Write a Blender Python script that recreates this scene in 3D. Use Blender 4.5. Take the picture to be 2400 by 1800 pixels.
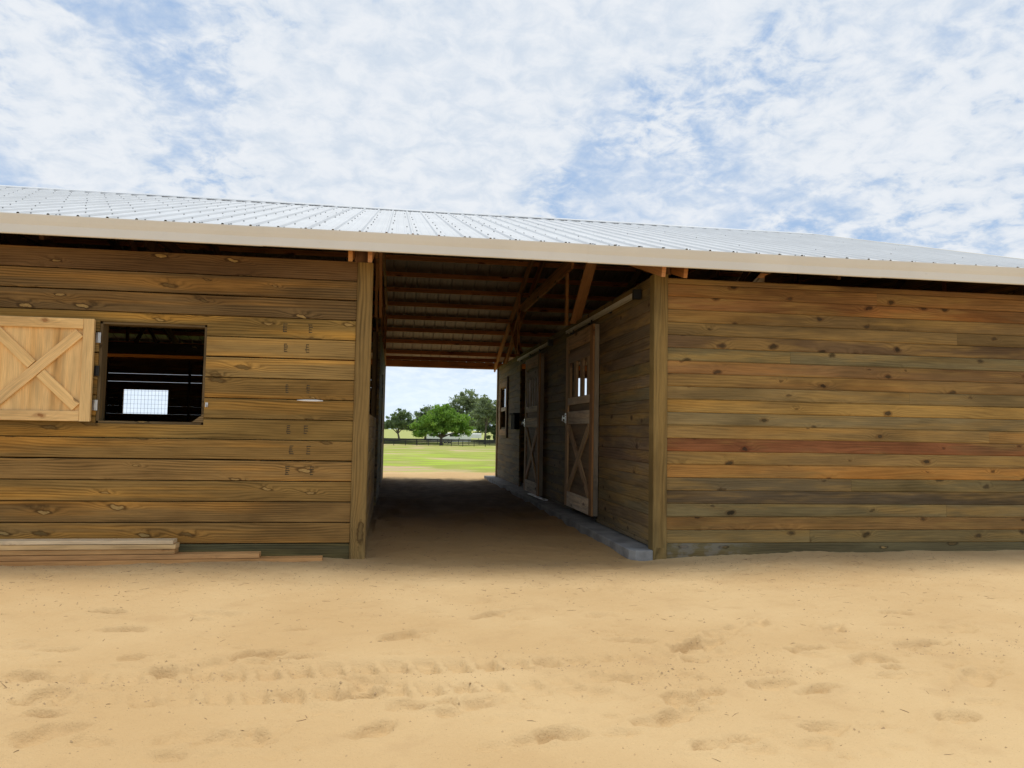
import bpy, math, random
import numpy as np
from mathutils import Matrix, Vector
random.seed(7); rng = np.random.default_rng(7)
R = math.radians
scene = bpy.context.scene
for o in list(bpy.data.objects): bpy.data.objects.remove(o)

# ------------------------------------------------------------------ camera
F_PX, YAW, PITCH, ROLL = 1824.8, 0.1494, 0.0606, 0.0179          # focal length in photo pixels (2400 wide)
CAM = Vector((0.0, -7.2489, 1.1981))
_f = Vector((math.sin(YAW)*math.cos(PITCH), math.cos(YAW)*math.cos(PITCH), math.sin(PITCH)))
_r = Vector((math.cos(YAW), -math.sin(YAW), 0)); _u = _r.cross(_f)
CR = _r*math.cos(ROLL) + _u*math.sin(ROLL); CU = _u*math.cos(ROLL) - _r*math.sin(ROLL)
cd = bpy.data.cameras.new('camera'); cam = bpy.data.objects.new('camera', cd); scene.collection.objects.link(cam)
M = Matrix((CR, CU, -_f)).transposed().to_4x4(); M.translation = CAM
cam.matrix_world = M
cd.sensor_width = 36; cd.lens = 36*F_PX/2400; cd.clip_start = .05; cd.clip_end = 6000
scene.camera = cam
scene.render.resolution_x, scene.render.resolution_y = 1024, 768
def px(u, v, ax, val):
    """photo pixel -> point on the world plane axis = val"""
    d = _f + CR*((u-1200)/F_PX) - CU*((v-900)/F_PX)
    return CAM + d*((val-CAM[ax])/d[ax])

# ------------------------------------------------------------------ sky, sun, exposure
SUN_EL, SUN_AZ = R(84), R(14)                     # azimuth from +Y towards +X
w = bpy.data.worlds.new('World'); scene.world = w; w.use_nodes = True
nt = w.node_tree; nt.nodes.clear()
def N(nt, t, **k):
    n = nt.nodes.new(t)
    for a, b in k.items(): setattr(n, a, b)
    return n
def put(nt, sock, v):
    if isinstance(v, bpy.types.NodeSocket): nt.links.new(v, sock)
    elif v is not None: sock.default_value = v
def math_(nt, op, a, b=None, c=None, clamp=False):
    n = N(nt, 'ShaderNodeMath', operation=op, use_clamp=clamp)
    for i, v in enumerate((a, b, c)):
        if v is not None: put(nt, n.inputs[i], v)
    return n.outputs[0]
def mix(nt, f, a, b, typ='MIX'):
    n = N(nt, 'ShaderNodeMix', data_type='RGBA', blend_type=typ)
    put(nt, n.inputs[0], f); put(nt, n.inputs[6], a); put(nt, n.inputs[7], b)
    return n.outputs[2]
def noise(nt, vec, scale, detail=3, rough=.55, dist=0., dim='3D'):
    n = N(nt, 'ShaderNodeTexNoise', noise_dimensions=dim)
    put(nt, n.inputs['Vector'], vec); n.inputs['Scale'].default_value = scale
    n.inputs['Detail'].default_value = detail; n.inputs['Roughness'].default_value = rough; n.inputs['Distortion'].default_value = dist
    return n.outputs[0]
def rng_map(nt, v, a, b, c=0., d=1., smooth=True):
    n = N(nt, 'ShaderNodeMapRange', interpolation_type='SMOOTHSTEP' if smooth else 'LINEAR')
    put(nt, n.inputs[0], v)
    for i, q in enumerate((a, b, c, d)): n.inputs[i+1].default_value = q
    return n.outputs[0]
def vmath(nt, op, a, b):
    n = N(nt, 'ShaderNodeVectorMath', operation=op); put(nt, n.inputs[0], a); put(nt, n.inputs[1], b); return n.outputs[0]
def comb(nt, x, y, z):
    n = N(nt, 'ShaderNodeCombineXYZ')
    for i, v in enumerate((x, y, z)): put(nt, n.inputs[i], v)
    return n.outputs[0]
def sep(nt, v):
    n = N(nt, 'ShaderNodeSeparateXYZ'); put(nt, n.inputs[0], v); return n.outputs
sky = N(nt, 'ShaderNodeTexSky', sky_type='NISHITA', sun_disc=False, sun_elevation=SUN_EL, sun_rotation=SUN_AZ,
        air_density=1.0, dust_density=2.0, ozone_density=1.5)
g = N(nt, 'ShaderNodeTexCoord').outputs['Generated']
sx, sy, sz = sep(nt, g)
SKY_OFF = (6.1, 7.7, 0.)
zz = math_(nt, 'ADD', math_(nt, 'MAXIMUM', sz, 0.), .28)
cx = math_(nt, 'DIVIDE', sx, zz); cy = math_(nt, 'DIVIDE', sy, zz)
pl = comb(nt, cx, cy, 0.)                           # the cloud deck seen as a plane overhead
rot = N(nt, 'ShaderNodeMapping'); rot.inputs['Rotation'].default_value = (0, 0, R(32)); rot.inputs['Scale'].default_value = (1, .55, 1); put(nt, rot.inputs[0], pl)
off = vmath(nt, 'ADD', rot.outputs[0], SKY_OFF)
big = noise(nt, off, 1.15, 2, .5, .3)
mid = noise(nt, off, 3.8, 5, .60, .4)
cell = noise(nt, pl, 15.5, 5, .62, .35)
fine = noise(nt, pl, 44., 3, .6, .1)
patch = rng_map(nt, noise(nt, vmath(nt, 'ADD', pl, SKY_OFF), 2.0, 2), .38, .60)     # where the deck breaks into small puffs
dens = math_(nt, 'ADD', math_(nt, 'MULTIPLY', big, 1.05), math_(nt, 'MULTIPLY', mid, .52))
dens = math_(nt, 'ADD', dens, math_(nt, 'MULTIPLY', math_(nt, 'SUBTRACT', cell, .5), math_(nt, 'MULTIPLY_ADD', patch, .62, .20)))
dens = math_(nt, 'ADD', dens, math_(nt, 'MULTIPLY', math_(nt, 'SUBTRACT', fine, .5), math_(nt, 'MULTIPLY_ADD', patch, .20, .08)))
cov = rng_map(nt, dens, .60, .88, .10, .98)
lit = rng_map(nt, math_(nt, 'ADD', math_(nt, 'MULTIPLY', cell, .7), math_(nt, 'MULTIPLY', mid, .35)), .38, .66)
ccol = mix(nt, lit, (5.9, 6.6, 7.5, 1), (7.5, 7.8, 8.2, 1))
skyb = mix(nt, .65, sky.outputs[0], (3.6, 5.3, 8.0, 1))
skyc = mix(nt, cov, skyb, ccol)
low = rng_map(nt, sz, .16, .03)                                       # pale summer haze and thin cloud near the horizon
skyc = mix(nt, math_(nt, 'MULTIPLY', low, .85), skyc, (7.6, 8.7, 9.9, 1))
bg = N(nt, 'ShaderNodeBackground'); put(nt, bg.inputs[0], skyc); bg.inputs[1].default_value = .0735
nt.links.new(bg.outputs[0], N(nt, 'ShaderNodeOutputWorld').inputs[0])
sd = bpy.data.lights.new('sun', 'SUN'); sd.energy = 1.75; sd.angle = R(22); sd.color = (1, .95, .86)
sun = bpy.data.objects.new('sun', sd); scene.collection.objects.link(sun)
sdir = Vector((math.sin(SUN_AZ)*math.cos(SUN_EL), math.cos(SUN_AZ)*math.cos(SUN_EL), math.sin(SUN_EL)))
sun.rotation_euler = (-sdir).to_track_quat('-Z', 'Y').to_euler(); sun.location = (0, 0, 40)
vs = scene.view_settings; vs.view_transform = 'Standard'; vs.look = 'None'; vs.gamma = 1; vs.use_curve_mapping = False
vs.exposure = 0.62

# ------------------------------------------------------------------ materials
def new_mat(name):
    m = bpy.data.materials.new(name); m.use_nodes = True; nt = m.node_tree; nt.nodes.clear()
    b = N(nt, 'ShaderNodeBsdfPrincipled'); o = N(nt, 'ShaderNodeOutputMaterial'); nt.links.new(b.outputs[0], o.inputs[0])
    return m, nt, b
def bump(nt, b, h, strength=.3, dist=.01):
    n = N(nt, 'ShaderNodeBump'); n.inputs['Strength'].default_value = strength; n.inputs['Distance'].default_value = dist
    put(nt, n.inputs['Height'], h); nt.links.new(n.outputs[0], b.inputs['Normal'])
def scale3(nt, v, s): return vmath(nt, 'MULTIPLY', v, s)

def wood(name, ring_freq=330., kx=1.7, kz=5.0, knot_r=.085, knot_cut=.45, knot_core=(.42, .27, .10), knot_edge=.25,
         contrast=.5, streak=(1.5, 1.25, .9), streak_amt=.55, rough=.72, splash=False, warp=14., skew=0., blotch=((.80, .80, .84), .45), honey=0.):
    """sawn pine: local X runs along the board. Colour of each board comes from its object colour."""
    m, nt, b = new_mat(name)
    tc = N(nt, 'ShaderNodeTexCoord'); oi = N(nt, 'ShaderNodeObjectInfo')
    r1 = math_(nt, 'MULTIPLY', oi.outputs['Random'], 53.7)
    P = vmath(nt, 'ADD', tc.outputs['Object'], comb(nt, r1, math_(nt, 'MULTIPLY', r1, .37), math_(nt, 'MULTIPLY', r1, 1.9)))
    x, y, z = sep(nt, P)
    kv = comb(nt, math_(nt, 'ADD', math_(nt, 'MULTIPLY', x, kx), math_(nt, 'MULTIPLY', z, skew)), math_(nt, 'MULTIPLY', z, kz), 0.)
    wob = noise(nt, P, 14., 2)
    kv = vmath(nt, 'ADD', kv, comb(nt, math_(nt, 'MULTIPLY', math_(nt, 'SUBTRACT', wob, .5), .16), math_(nt, 'MULTIPLY', math_(nt, 'SUBTRACT', wob, .5), .22), 0.))
    vo = N(nt, 'ShaderNodeTexVoronoi', voronoi_dimensions='2D', feature='F1'); put(nt, vo.inputs['Vector'], kv); vo.inputs['Scale'].default_value = 1.
    d = vo.outputs['Distance']; cr, cg, cb = sep(nt, vo.outputs['Color'])
    pres = math_(nt, 'GREATER_THAN', cr, knot_cut)
    rad = math_(nt, 'MULTIPLY_ADD', cg, knot_r*.8, knot_r*.45)
    dn = math_(nt, 'DIVIDE', d, rad)
    core = math_(nt, 'MULTIPLY', rng_map(nt, dn, 1.0, .72), pres)
    edge = math_(nt, 'MULTIPLY', math_(nt, 'MULTIPLY', rng_map(nt, dn, 1.75, 1.1), rng_map(nt, dn, .62, 1.0)), pres)
    bend = math_(nt, 'MULTIPLY', rng_map(nt, dn, 5.0, .3), pres)
    n1 = noise(nt, scale3(nt, P, (.55, .6, 4.5)), 1., 2, .5, .3)
    n2 = noise(nt, scale3(nt, P, (2.2, 2., 14.)), 1., 2)
    Ff = math_(nt, 'MULTIPLY', z, ring_freq*.5)
    Ff = math_(nt, 'ADD', Ff, math_(nt, 'MULTIPLY', n1, ring_freq*warp/130))
    Ff = math_(nt, 'ADD', Ff, math_(nt, 'MULTIPLY', n2, 4.))
    Ff = math_(nt, 'ADD', Ff, math_(nt, 'MULTIPLY', bend, 11.))
    ring = math_(nt, 'MULTIPLY_ADD', math_(nt, 'SINE', Ff), .5, .5)
    ring = math_(nt, 'POWER', ring, .6)
    ramp = rng_map(nt, noise(nt, scale3(nt, P, (1.1, 1., 9.)), 1., 2), .35, .65, .25, 1.)
    ring = math_(nt, 'SUBTRACT', 1., math_(nt, 'MULTIPLY', math_(nt, 'SUBTRACT', 1., ring), ramp))
    grain = noise(nt, scale3(nt, P, (5., 60., 150.)), 1., 3, .7)
    st = rng_map(nt, noise(nt, scale3(nt, P, (.35, .5, 7.)), 1., 2), .48, .70)
    dk = rng_map(nt, noise(nt, scale3(nt, P, (.9, 1., 5.)), 1., 4, .6), .42, .70)
    base = oi.outputs['Color']
    c = mix(nt, math_(nt, 'MULTIPLY', st, streak_amt), base, mix(nt, 1., base, streak+(1,), 'MULTIPLY'))
    c = mix(nt, math_(nt, 'MULTIPLY', dk, .6), c, mix(nt, 1., c, (.50, .47, .45, 1), 'MULTIPLY'))
    bl = rng_map(nt, noise(nt, scale3(nt, P, (.8, .8, 2.2)), 1., 3, .55), .44, .66)
    c = mix(nt, math_(nt, 'MULTIPLY', bl, blotch[1]), c, mix(nt, 1., c, blotch[0]+(1,), 'MULTIPLY'))
    if honey:
        hn = rng_map(nt, noise(nt, scale3(nt, P, (.7, .8, 6.)), 1.3, 3, .6), .46, .66); h2 = rng_map(nt, noise(nt, scale3(nt, P, (.5, .8, 4.)), 1.7, 3, .6), .48, .68)
        c = mix(nt, math_(nt, 'MULTIPLY', hn, honey), c, (.38, .235, .070, 1)); c = mix(nt, math_(nt, 'MULTIPLY', h2, honey*.7), c, (.17, .115, .05, 1))
    rr = math_(nt, 'MULTIPLY_ADD', ring, contrast, 1.08-contrast)
    rr = math_(nt, 'MULTIPLY', rr, math_(nt, 'MULTIPLY_ADD', grain, .9, .55))
    c = vmath(nt, 'SCALE', c, None); nt.nodes[-1].inputs['Scale'].default_value = 1; put(nt, nt.nodes[-1].inputs['Scale'], rr)
    c = mix(nt, math_(nt, 'MULTIPLY', edge, .75), c, mix(nt, 1., base, (knot_edge, knot_edge*.85, knot_edge*.8, 1), 'MULTIPLY'))
    dkk = tuple(q*.32 for q in knot_core)+(1,)
    kc = mix(nt, math_(nt, 'GREATER_THAN', cb, .45), dkk, knot_core+(1,))
    kc = vmath(nt, 'SCALE', kc, None); put(nt, nt.nodes[-1].inputs['Scale'], math_(nt, 'MULTIPLY_ADD', noise(nt, scale3(nt, P, (30., 40., 60.)), 1., 2), 1.1, .45))
    c = mix(nt, math_(nt, 'MULTIPLY', core, math_(nt, 'MULTIPLY_ADD', cg, .35, .5)), c, kc)
    if splash:
        s = rng_map(nt, noise(nt, scale3(nt, P, (3., 3., 5.)), 1., 5, .65), .50, .60)
        xo = sep(nt, tc.outputs['Object'])[0]; s = math_(nt, 'MULTIPLY', s, rng_map(nt, xo, -1.2, -1.9))
        c = mix(nt, math_(nt, 'MULTIPLY', s, .3), c, (.33, .33, .32, 1))
    nt.links.new(c, b.inputs['Base Color'])
    put(nt, b.inputs['Roughness'], math_(nt, 'MULTIPLY_ADD', grain, .25, rough-.12))
    b.inputs['Specular IOR Level'].default_value = .14
    bump(nt, b, math_(nt, 'ADD', math_(nt, 'MULTIPLY', ring, .4), grain), .35, .002)
    return m
M_wall = wood('treated_pine_wide', ring_freq=540., knot_core=(.42, .275, .10), knot_cut=.42, kx=1.7, kz=5.4, knot_r=.078, skew=2.6, contrast=.60, warp=8.5, streak=(1.9, 1.6, 1.05), streak_amt=.85, blotch=((.62, .58, .55), .6))
M_tg = wood('treated_pine_narrow', ring_freq=460., kx=2.3, kz=4.2, knot_r=.075, knot_cut=.42, knot_core=(.03, .021, .014), knot_edge=.5, contrast=.34, streak=(1.45, 1.25, .9), streak_amt=.75, blotch=((.62, .62, .62), .75), honey=.55)
M_tgs = wood('treated_pine_splashed', ring_freq=460., kx=2.4, kz=7.0, knot_cut=.6, contrast=.36, splash=True)
M_post = wood('treated_pine_post', ring_freq=300., kx=.8, kz=3., knot_cut=.75, contrast=.55, streak_amt=.35, warp=20.)
M_pine = wood('new_pine', ring_freq=240., kx=2.2, kz=5., knot_r=.07, knot_cut=.55, knot_core=(.30, .12, .035), knot_edge=.6, contrast=.16, streak=(1.05, .92, .75), streak_amt=.4, rough=.6)
M_ply = wood('pine_plywood', ring_freq=95., kx=.8, kz=2., knot_cut=.9, contrast=.34, streak=(.92, .76, .55), streak_amt=.6, rough=.6, warp=34.)
M_frame = wood('framing_lumber', ring_freq=240., kx=1.4, kz=5., knot_cut=.6, knot_core=(.16, .06, .02), knot_edge=.5, contrast=.25, streak_amt=.3)
M_door = wood('stall_door_wood', ring_freq=200., kx=1.6, kz=5., knot_cut=.6, knot_core=(.10, .06, .03), knot_edge=.5, contrast=.35, streak_amt=.3)

def plain(name, col, rough=.5, metal=0., var=0., nscale=8., bumpv=0., spec=.5):
    m, nt, b = new_mat(name); b.inputs['Roughness'].default_value = rough; b.inputs['Metallic'].default_value = metal
    b.inputs['Specular IOR Level'].default_value = spec
    if var:
        tc = N(nt, 'ShaderNodeTexCoord').outputs['Object']; n = noise(nt, tc, nscale, 5, .6)
        c = mix(nt, rng_map(nt, n, .3, .7), tuple(q*(1-var) for q in col)+(1,), tuple(min(1, q*(1+var)) for q in col)+(1,))
        nt.links.new(c, b.inputs['Base Color'])
        put(nt, b.inputs['Roughness'], math_(nt, 'MULTIPLY_ADD', n, .25, rough-.12))
        if bumpv: bump(nt, b, noise(nt, tc, nscale*6, 4, .6), bumpv, .01)
    else: b.inputs['Base Color'].default_value = col+(1,)
    return m
M_roof = plain('white_roof_metal', (.57, .585, .59), .36, 0, .08, .8)
M_under = plain('shaded_underside', (.25, .20, .15), .5, 0, .14, 2.)  # underside of light panels, with the interior shade put into the colour
M_trim = plain('off_white_trim_metal', (.74, .71, .63), .38, 0, .04, 1.6)
M_screw = plain('screw_heads', (.30, .30, .30), .5, .3)
M_steel = plain('galvanised_steel', (.55, .55, .54), .38, .9, .12, 20.)
M_track = plain('painted_track', (.66, .62, .52), .4, .2, .08, 6.)
M_black = plain('black_hardware', (.018, .018, .018), .5, .3)
M_conc = plain('concrete', (.27, .265, .25), .9, 0, .3, 4., .4)
M_ink = plain('grade_stamp_ink', (.085, .058, .026), .9, 0, .4, 60.)
M_bin = plain('dark_plastic', (.014, .014, .016), .85, 0, 0, 8., 0., .1)
M_tw = plain('twigs', (.22, .13, .065), .9, 0, .4, 30.)
M_wpaint = plain('white_trailer_paint', (.78, .78, .77), .35, 0, .04, 1.)
M_glass = plain('dark_window_glass', (.03, .035, .04), .08)
M_tyre = plain('tyre_rubber', (.02, .02, .02), .85)
M_fence = plain('black_fence_paint', (.018, .018, .02), .7, 0, .4, 3.)
M_bark = plain('bark', (.12, .095, .07), .95, 0, .35, 6., .5)

def leaf_mat(name, a, b_):
    m, nt, b = new_mat(name)
    n = noise(nt, N(nt, 'ShaderNodeTexCoord').outputs['Object'], .55, 4, .6)
    c = mix(nt, rng_map(nt, n, .35, .65), a+(1,), b_+(1,)); nt.links.new(c, b.inputs['Base Color'])
    b.inputs['Roughness'].default_value = .6; b.inputs['Specular IOR Level'].default_value = .25
    tr = N(nt, 'ShaderNodeBsdfTranslucent'); nt.links.new(mix(nt, 1., c, (1.3, 1.5, .7, 1), 'MULTIPLY'), tr.inputs[0])
    ms = N(nt, 'ShaderNodeMixShader'); ms.inputs[0].default_value = .35
    nt.links.new(b.outputs[0], ms.inputs[1]); nt.links.new(tr.outputs[0], ms.inputs[2])
    nt.links.new(ms.outputs[0], [n for n in nt.nodes if n.type == 'OUTPUT_MATERIAL'][0].inputs[0])
    return m
M_leafA = leaf_mat('bright_leaves', (.11, .21, .035), (.25, .38, .075))
M_leafB = leaf_mat('oak_leaves', (.11, .155, .08), (.19, .235, .13))
M_leafC = leaf_mat('hazy_oak_leaves', (.16, .20, .115), (.25, .285, .175))  # distance haze put into the paler, greyer leaf colour
M_grassb = leaf_mat('grass_blades', (.22, .28, .05), (.34, .36, .09))

# ground: sand near the barn, pasture behind it
m, nt, b = new_mat('sand_and_pasture'); M_ground = m
P = N(nt, 'ShaderNodeNewGeometry').outputs['Position']; X, Y, Z = sep(nt, P)
n_big = noise(nt, P, .55, 4, .55); n_mid = noise(nt, P, 3.2, 5, .6); n_fine = noise(nt, P, 95., 4, .7); n_sp = noise(nt, scale3(nt, P, (1., 1.6, 1.)), 26., 3, .55)
sand = mix(nt, rng_map(nt, n_big, .3, .7), (.545, .365, .176, 1), (.62, .44, .228, 1))
sand = mix(nt, math_(nt, 'MULTIPLY', rng_map(nt, n_mid, .52, .72), .35), sand, (.47, .305, .15, 1))
sand = mix(nt, math_(nt, 'MULTIPLY', rng_map(nt, n_fine, .62, .8), .35), sand, (.33, .21, .11, 1))
sand = mix(nt, math_(nt, 'MULTIPLY', rng_map(nt, noise(nt, P, 170., 2, .5), .66, .74), .55), sand, (.26, .16, .08, 1))
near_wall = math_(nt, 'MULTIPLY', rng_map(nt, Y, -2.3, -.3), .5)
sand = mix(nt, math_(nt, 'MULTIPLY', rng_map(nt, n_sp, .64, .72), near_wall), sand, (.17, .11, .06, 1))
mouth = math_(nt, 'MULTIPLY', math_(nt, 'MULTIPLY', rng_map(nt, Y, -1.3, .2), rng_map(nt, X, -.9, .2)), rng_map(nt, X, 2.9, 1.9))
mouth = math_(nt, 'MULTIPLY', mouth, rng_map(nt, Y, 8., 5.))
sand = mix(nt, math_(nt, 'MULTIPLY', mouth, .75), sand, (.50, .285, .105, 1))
# hoof-churned soil down the breezeway, its colour darkened further for the deep shade
churn_shade = math_(nt, 'MULTIPLY', rng_map(nt, Y, 1.2, 5.5), rng_map(nt, Y, 11.9, 10.6))
sand = mix(nt, math_(nt, 'MULTIPLY', churn_shade, .8), sand, mix(nt, rng_map(nt, n_mid, .4, .65), (.055, .036, .024, 1), (.14, .092, .056, 1)))
gb = noise(nt, scale3(nt, P, (.13, .11, 1.)), 1., 5, .6); gm = noise(nt, scale3(nt, P, (.5, .5, 1.)), 1., 4, .6)
grass = mix(nt, rng_map(nt, gm, .35, .65), (.27, .31, .06, 1), (.34, .36, .085, 1))
grass = mix(nt, rng_map(nt, math_(nt, 'ADD', math_(nt, 'MULTIPLY', rng_map(nt, Y, 24., 15.), .05), gb), .50, .60), grass, (.50, .37, .22, 1))
grass = mix(nt, math_(nt, 'MULTIPLY', rng_map(nt, noise(nt, scale3(nt, P, (.22, .5, 1.)), 1.3, 3), .5, .62), rng_map(nt, Y, 60., 30.)), grass, (.34, .46, .05, 1))
grass = mix(nt, rng_map(nt, Y, 172., 190.), grass, (.36, .38, .13, 1))
edge_ = math_(nt, 'ADD', Y, math_(nt, 'MULTIPLY', math_(nt, 'SUBTRACT', gm, .5), 1.6))
gmask = rng_map(nt, edge_, 14.4, 15.0)
side = rng_map(nt, math_(nt, 'ABSOLUTE', X), 26., 32.); gmask = math_(nt, 'MAXIMUM', gmask, side)
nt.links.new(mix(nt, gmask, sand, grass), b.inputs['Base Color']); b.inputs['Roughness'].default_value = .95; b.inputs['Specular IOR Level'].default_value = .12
bump(nt, b, math_(nt, 'ADD', math_(nt, 'MULTIPLY', n_mid, 1.2), math_(nt, 'ADD', math_(nt, 'MULTIPLY', n_sp, .35), math_(nt, 'MULTIPLY', n_fine, .55))), .55, .03)

# ------------------------------------------------------------------ object helpers
COL = scene.collection; WM = {}
def link(o, parent=None, mw=None):
    COL.objects.link(o); mw = mw or Matrix.Identity(4); WM[o] = mw
    if parent is not None:
        o.parent = parent; o.matrix_parent_inverse = Matrix.Identity(4); o.matrix_basis = WM[parent].inverted() @ mw
    else: o.matrix_basis = mw
    return o
def empty(name, loc=(0, 0, 0), parent=None, label=None, cat=None, group=None):
    o = bpy.data.objects.new(name, None); o.empty_display_size = .2
    link(o, parent, Matrix.Translation(loc)); return tag(o, label, cat, group)
def tag(o, label=None, cat=None, group=None, kind=None):
    for k, v in (('label', label), ('category', cat), ('group', group), ('kind', kind)):
        if v: o[k] = v
    return o
def mesh_obj(name, verts, faces, mat, parent=None, mw=None, color=None, smooth=False):
    me = bpy.data.meshes.new(name); me.from_pydata([tuple(v) for v in verts], [], faces); me.update()
    me.materials.append(mat)
    if smooth: me.polygons.foreach_set('use_smooth', [True]*len(me.polygons))
    o = bpy.data.objects.new(name, me); link(o, parent, mw)
    if color: o.color = tuple(color)+(1,)
    return o
def bar_mesh(L, W, T, bv):
    """box, X = length, Z = width, Y = thickness, with bevelled long edges"""
    h, t = W/2, T/2; bv = min(bv, h*.45, t*.45)
    sec = [(-t, -h+bv), (-t+bv, -h), (t-bv, -h), (t, -h+bv), (t, h-bv), (t-bv, h), (-t+bv, h), (-t, h-bv)]
    v = [(s*L/2, y, z) for s in (-1, 1) for y, z in sec]
    f = [(i, i+8, (i+1) % 8+8, (i+1) % 8) for i in range(8)] + [tuple(range(8)), tuple(range(15, 7, -1))]
    return v, f
def frame_mat(a, b, up=(0, 0, 1)):
    a, b = Vector(a), Vector(b); x = (b-a).normalized(); u = Vector(up); yv = u.cross(x)
    if yv.length < 1e-4: yv = Vector((0, 1, 0)).cross(x)
    yv.normalize(); z = x.cross(yv)
    m = Matrix((x, yv, z)).transposed().to_4x4(); m.translation = (a+b)/2; return m
def bar(name, a, b, W, T, mat, parent=None, color=None, up=(0, 0, 1), bv=.003):
    """straight timber from a to b; W along 'up', T across"""
    v, f = bar_mesh((Vector(b)-Vector(a)).length, W, T, bv)
    return mesh_obj(name, v, f, mat, parent, frame_mat(a, b, up), color)
def merge(parts):
    V, Fs = [], []
    for v, f in parts:
        k = len(V); V += [tuple(q) for q in v]; Fs += [tuple(i+k for i in q) for q in f]
    return V, Fs
def boxg(x0, x1, y0, y1, z0, z1):
    v = [(x, y, z) for x in (x0, x1) for y in (y0, y1) for z in (z0, z1)]
    return v, [(0, 1, 3, 2), (4, 6, 7, 5), (0, 4, 5, 1), (2, 3, 7, 6), (0, 2, 6, 4), (1, 5, 7, 3)]
def tubeg(pts, rad, n=6):
    V, Fs = [], []; pts = [Vector(p) for p in pts]
    for i, p in enumerate(pts):
        d = (pts[min(i+1, len(pts)-1)]-pts[max(i-1, 0)]).normalized(); a = d.orthogonal().normalized(); c = d.cross(a)
        r = rad[i] if hasattr(rad, '__len__') else rad
        V += [p+(a*math.cos(2*math.pi*k/n)+c*math.sin(2*math.pi*k/n))*r for k in range(n)]
    for i in range(len(pts)-1):
        Fs += [(i*n+k, i*n+(k+1) % n, (i+1)*n+(k+1) % n, (i+1)*n+k) for k in range(n)]
    Fs += [tuple(range(n-1, -1, -1)), tuple(range((len(pts)-1)*n, len(pts)*n))]
    return V, Fs
def jit(c, a=.10):
    k = 1+random.uniform(-a, a); return tuple(min(1, q*k*(1+random.uniform(-a*.3, a*.3))) for q in c)
def prism_xz(name, poly, y0, y1, mat, parent, color=None):
    """outline in x,z extruded from y0 to y1, origin at its centre"""
    xs = [p[0] for p in poly]; zs = [p[1] for p in poly]; c = Vector(((min(xs)+max(xs))/2, (y0+y1)/2, (min(zs)+max(zs))/2)); n = len(poly)
    v = [(x-c.x, y-c.y, z-c.z) for y in (y0, y1) for x, z in poly]
    f = [tuple(range(n)), tuple(range(2*n-1, n-1, -1))]+[(i, i+n, (i+1) % n+n, (i+1) % n) for i in range(n)]
    return mesh_obj(name, v, f, mat, parent, Matrix.Translation(c), color)

# ------------------------------------------------------------------ ground sheet
def vnoise(x, y, s, seed):
    g = np.random.default_rng(seed).random((257, 257)); xi = x*s; yi = y*s
    x0 = np.floor(xi).astype(int); y0 = np.floor(yi).astype(int); fx = xi-x0; fy = yi-y0
    fx = fx*fx*(3-2*fx); fy = fy*fy*(3-2*fy); a = lambda i, j: g[i % 257, j % 257]
    return (a(x0, y0)*(1-fx)+a(x0+1, y0)*fx)*(1-fy)+(a(x0, y0+1)*(1-fx)+a(x0+1, y0+1)*fx)*fy-.5
FOOT = [(125,1531),(325,1547),(608,1536),(690,1545),(395,1580),(478,1570),(844,1631),(998,1658),(1112,1658),(868,1720),(434,1748),(564,1742),(103,1693),
        (108,1645),(110,1740),(1233,1748),(1347,1737),(1597,1658),(1667,1642),(1575,1699),(1374,1626),(1488,1509),(1608,1525),(1648,1522),(1890,1533),
        (1466,1596),(1808,1617),(1911,1634),(1933,1726),(860,1600),(1780,1470),(1700,1490),(2050,1560),(2150,1520),(1950,1480),(2250,1480),(700,1480),(300,1480),
        (500,1440),(1150,1440),(1400,1450),(2100,1440),(250,1440),(2300,1600),(2240,1700),(1700,1760),(60,1600),(950,1490)]
FP = [(px(u, v, 2, 0), k) for k, (u, v) in enumerate(FOOT)]
SC = np.random.default_rng(99).random((420, 5)); SC[:, 0] = SC[:, 0]*8.4-3.6; SC[:, 1] = -5.1+4.6*SC[:, 1]
SC[:150, 1] = -3.4+.45*np.random.default_rng(98).normal(size=150)
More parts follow.
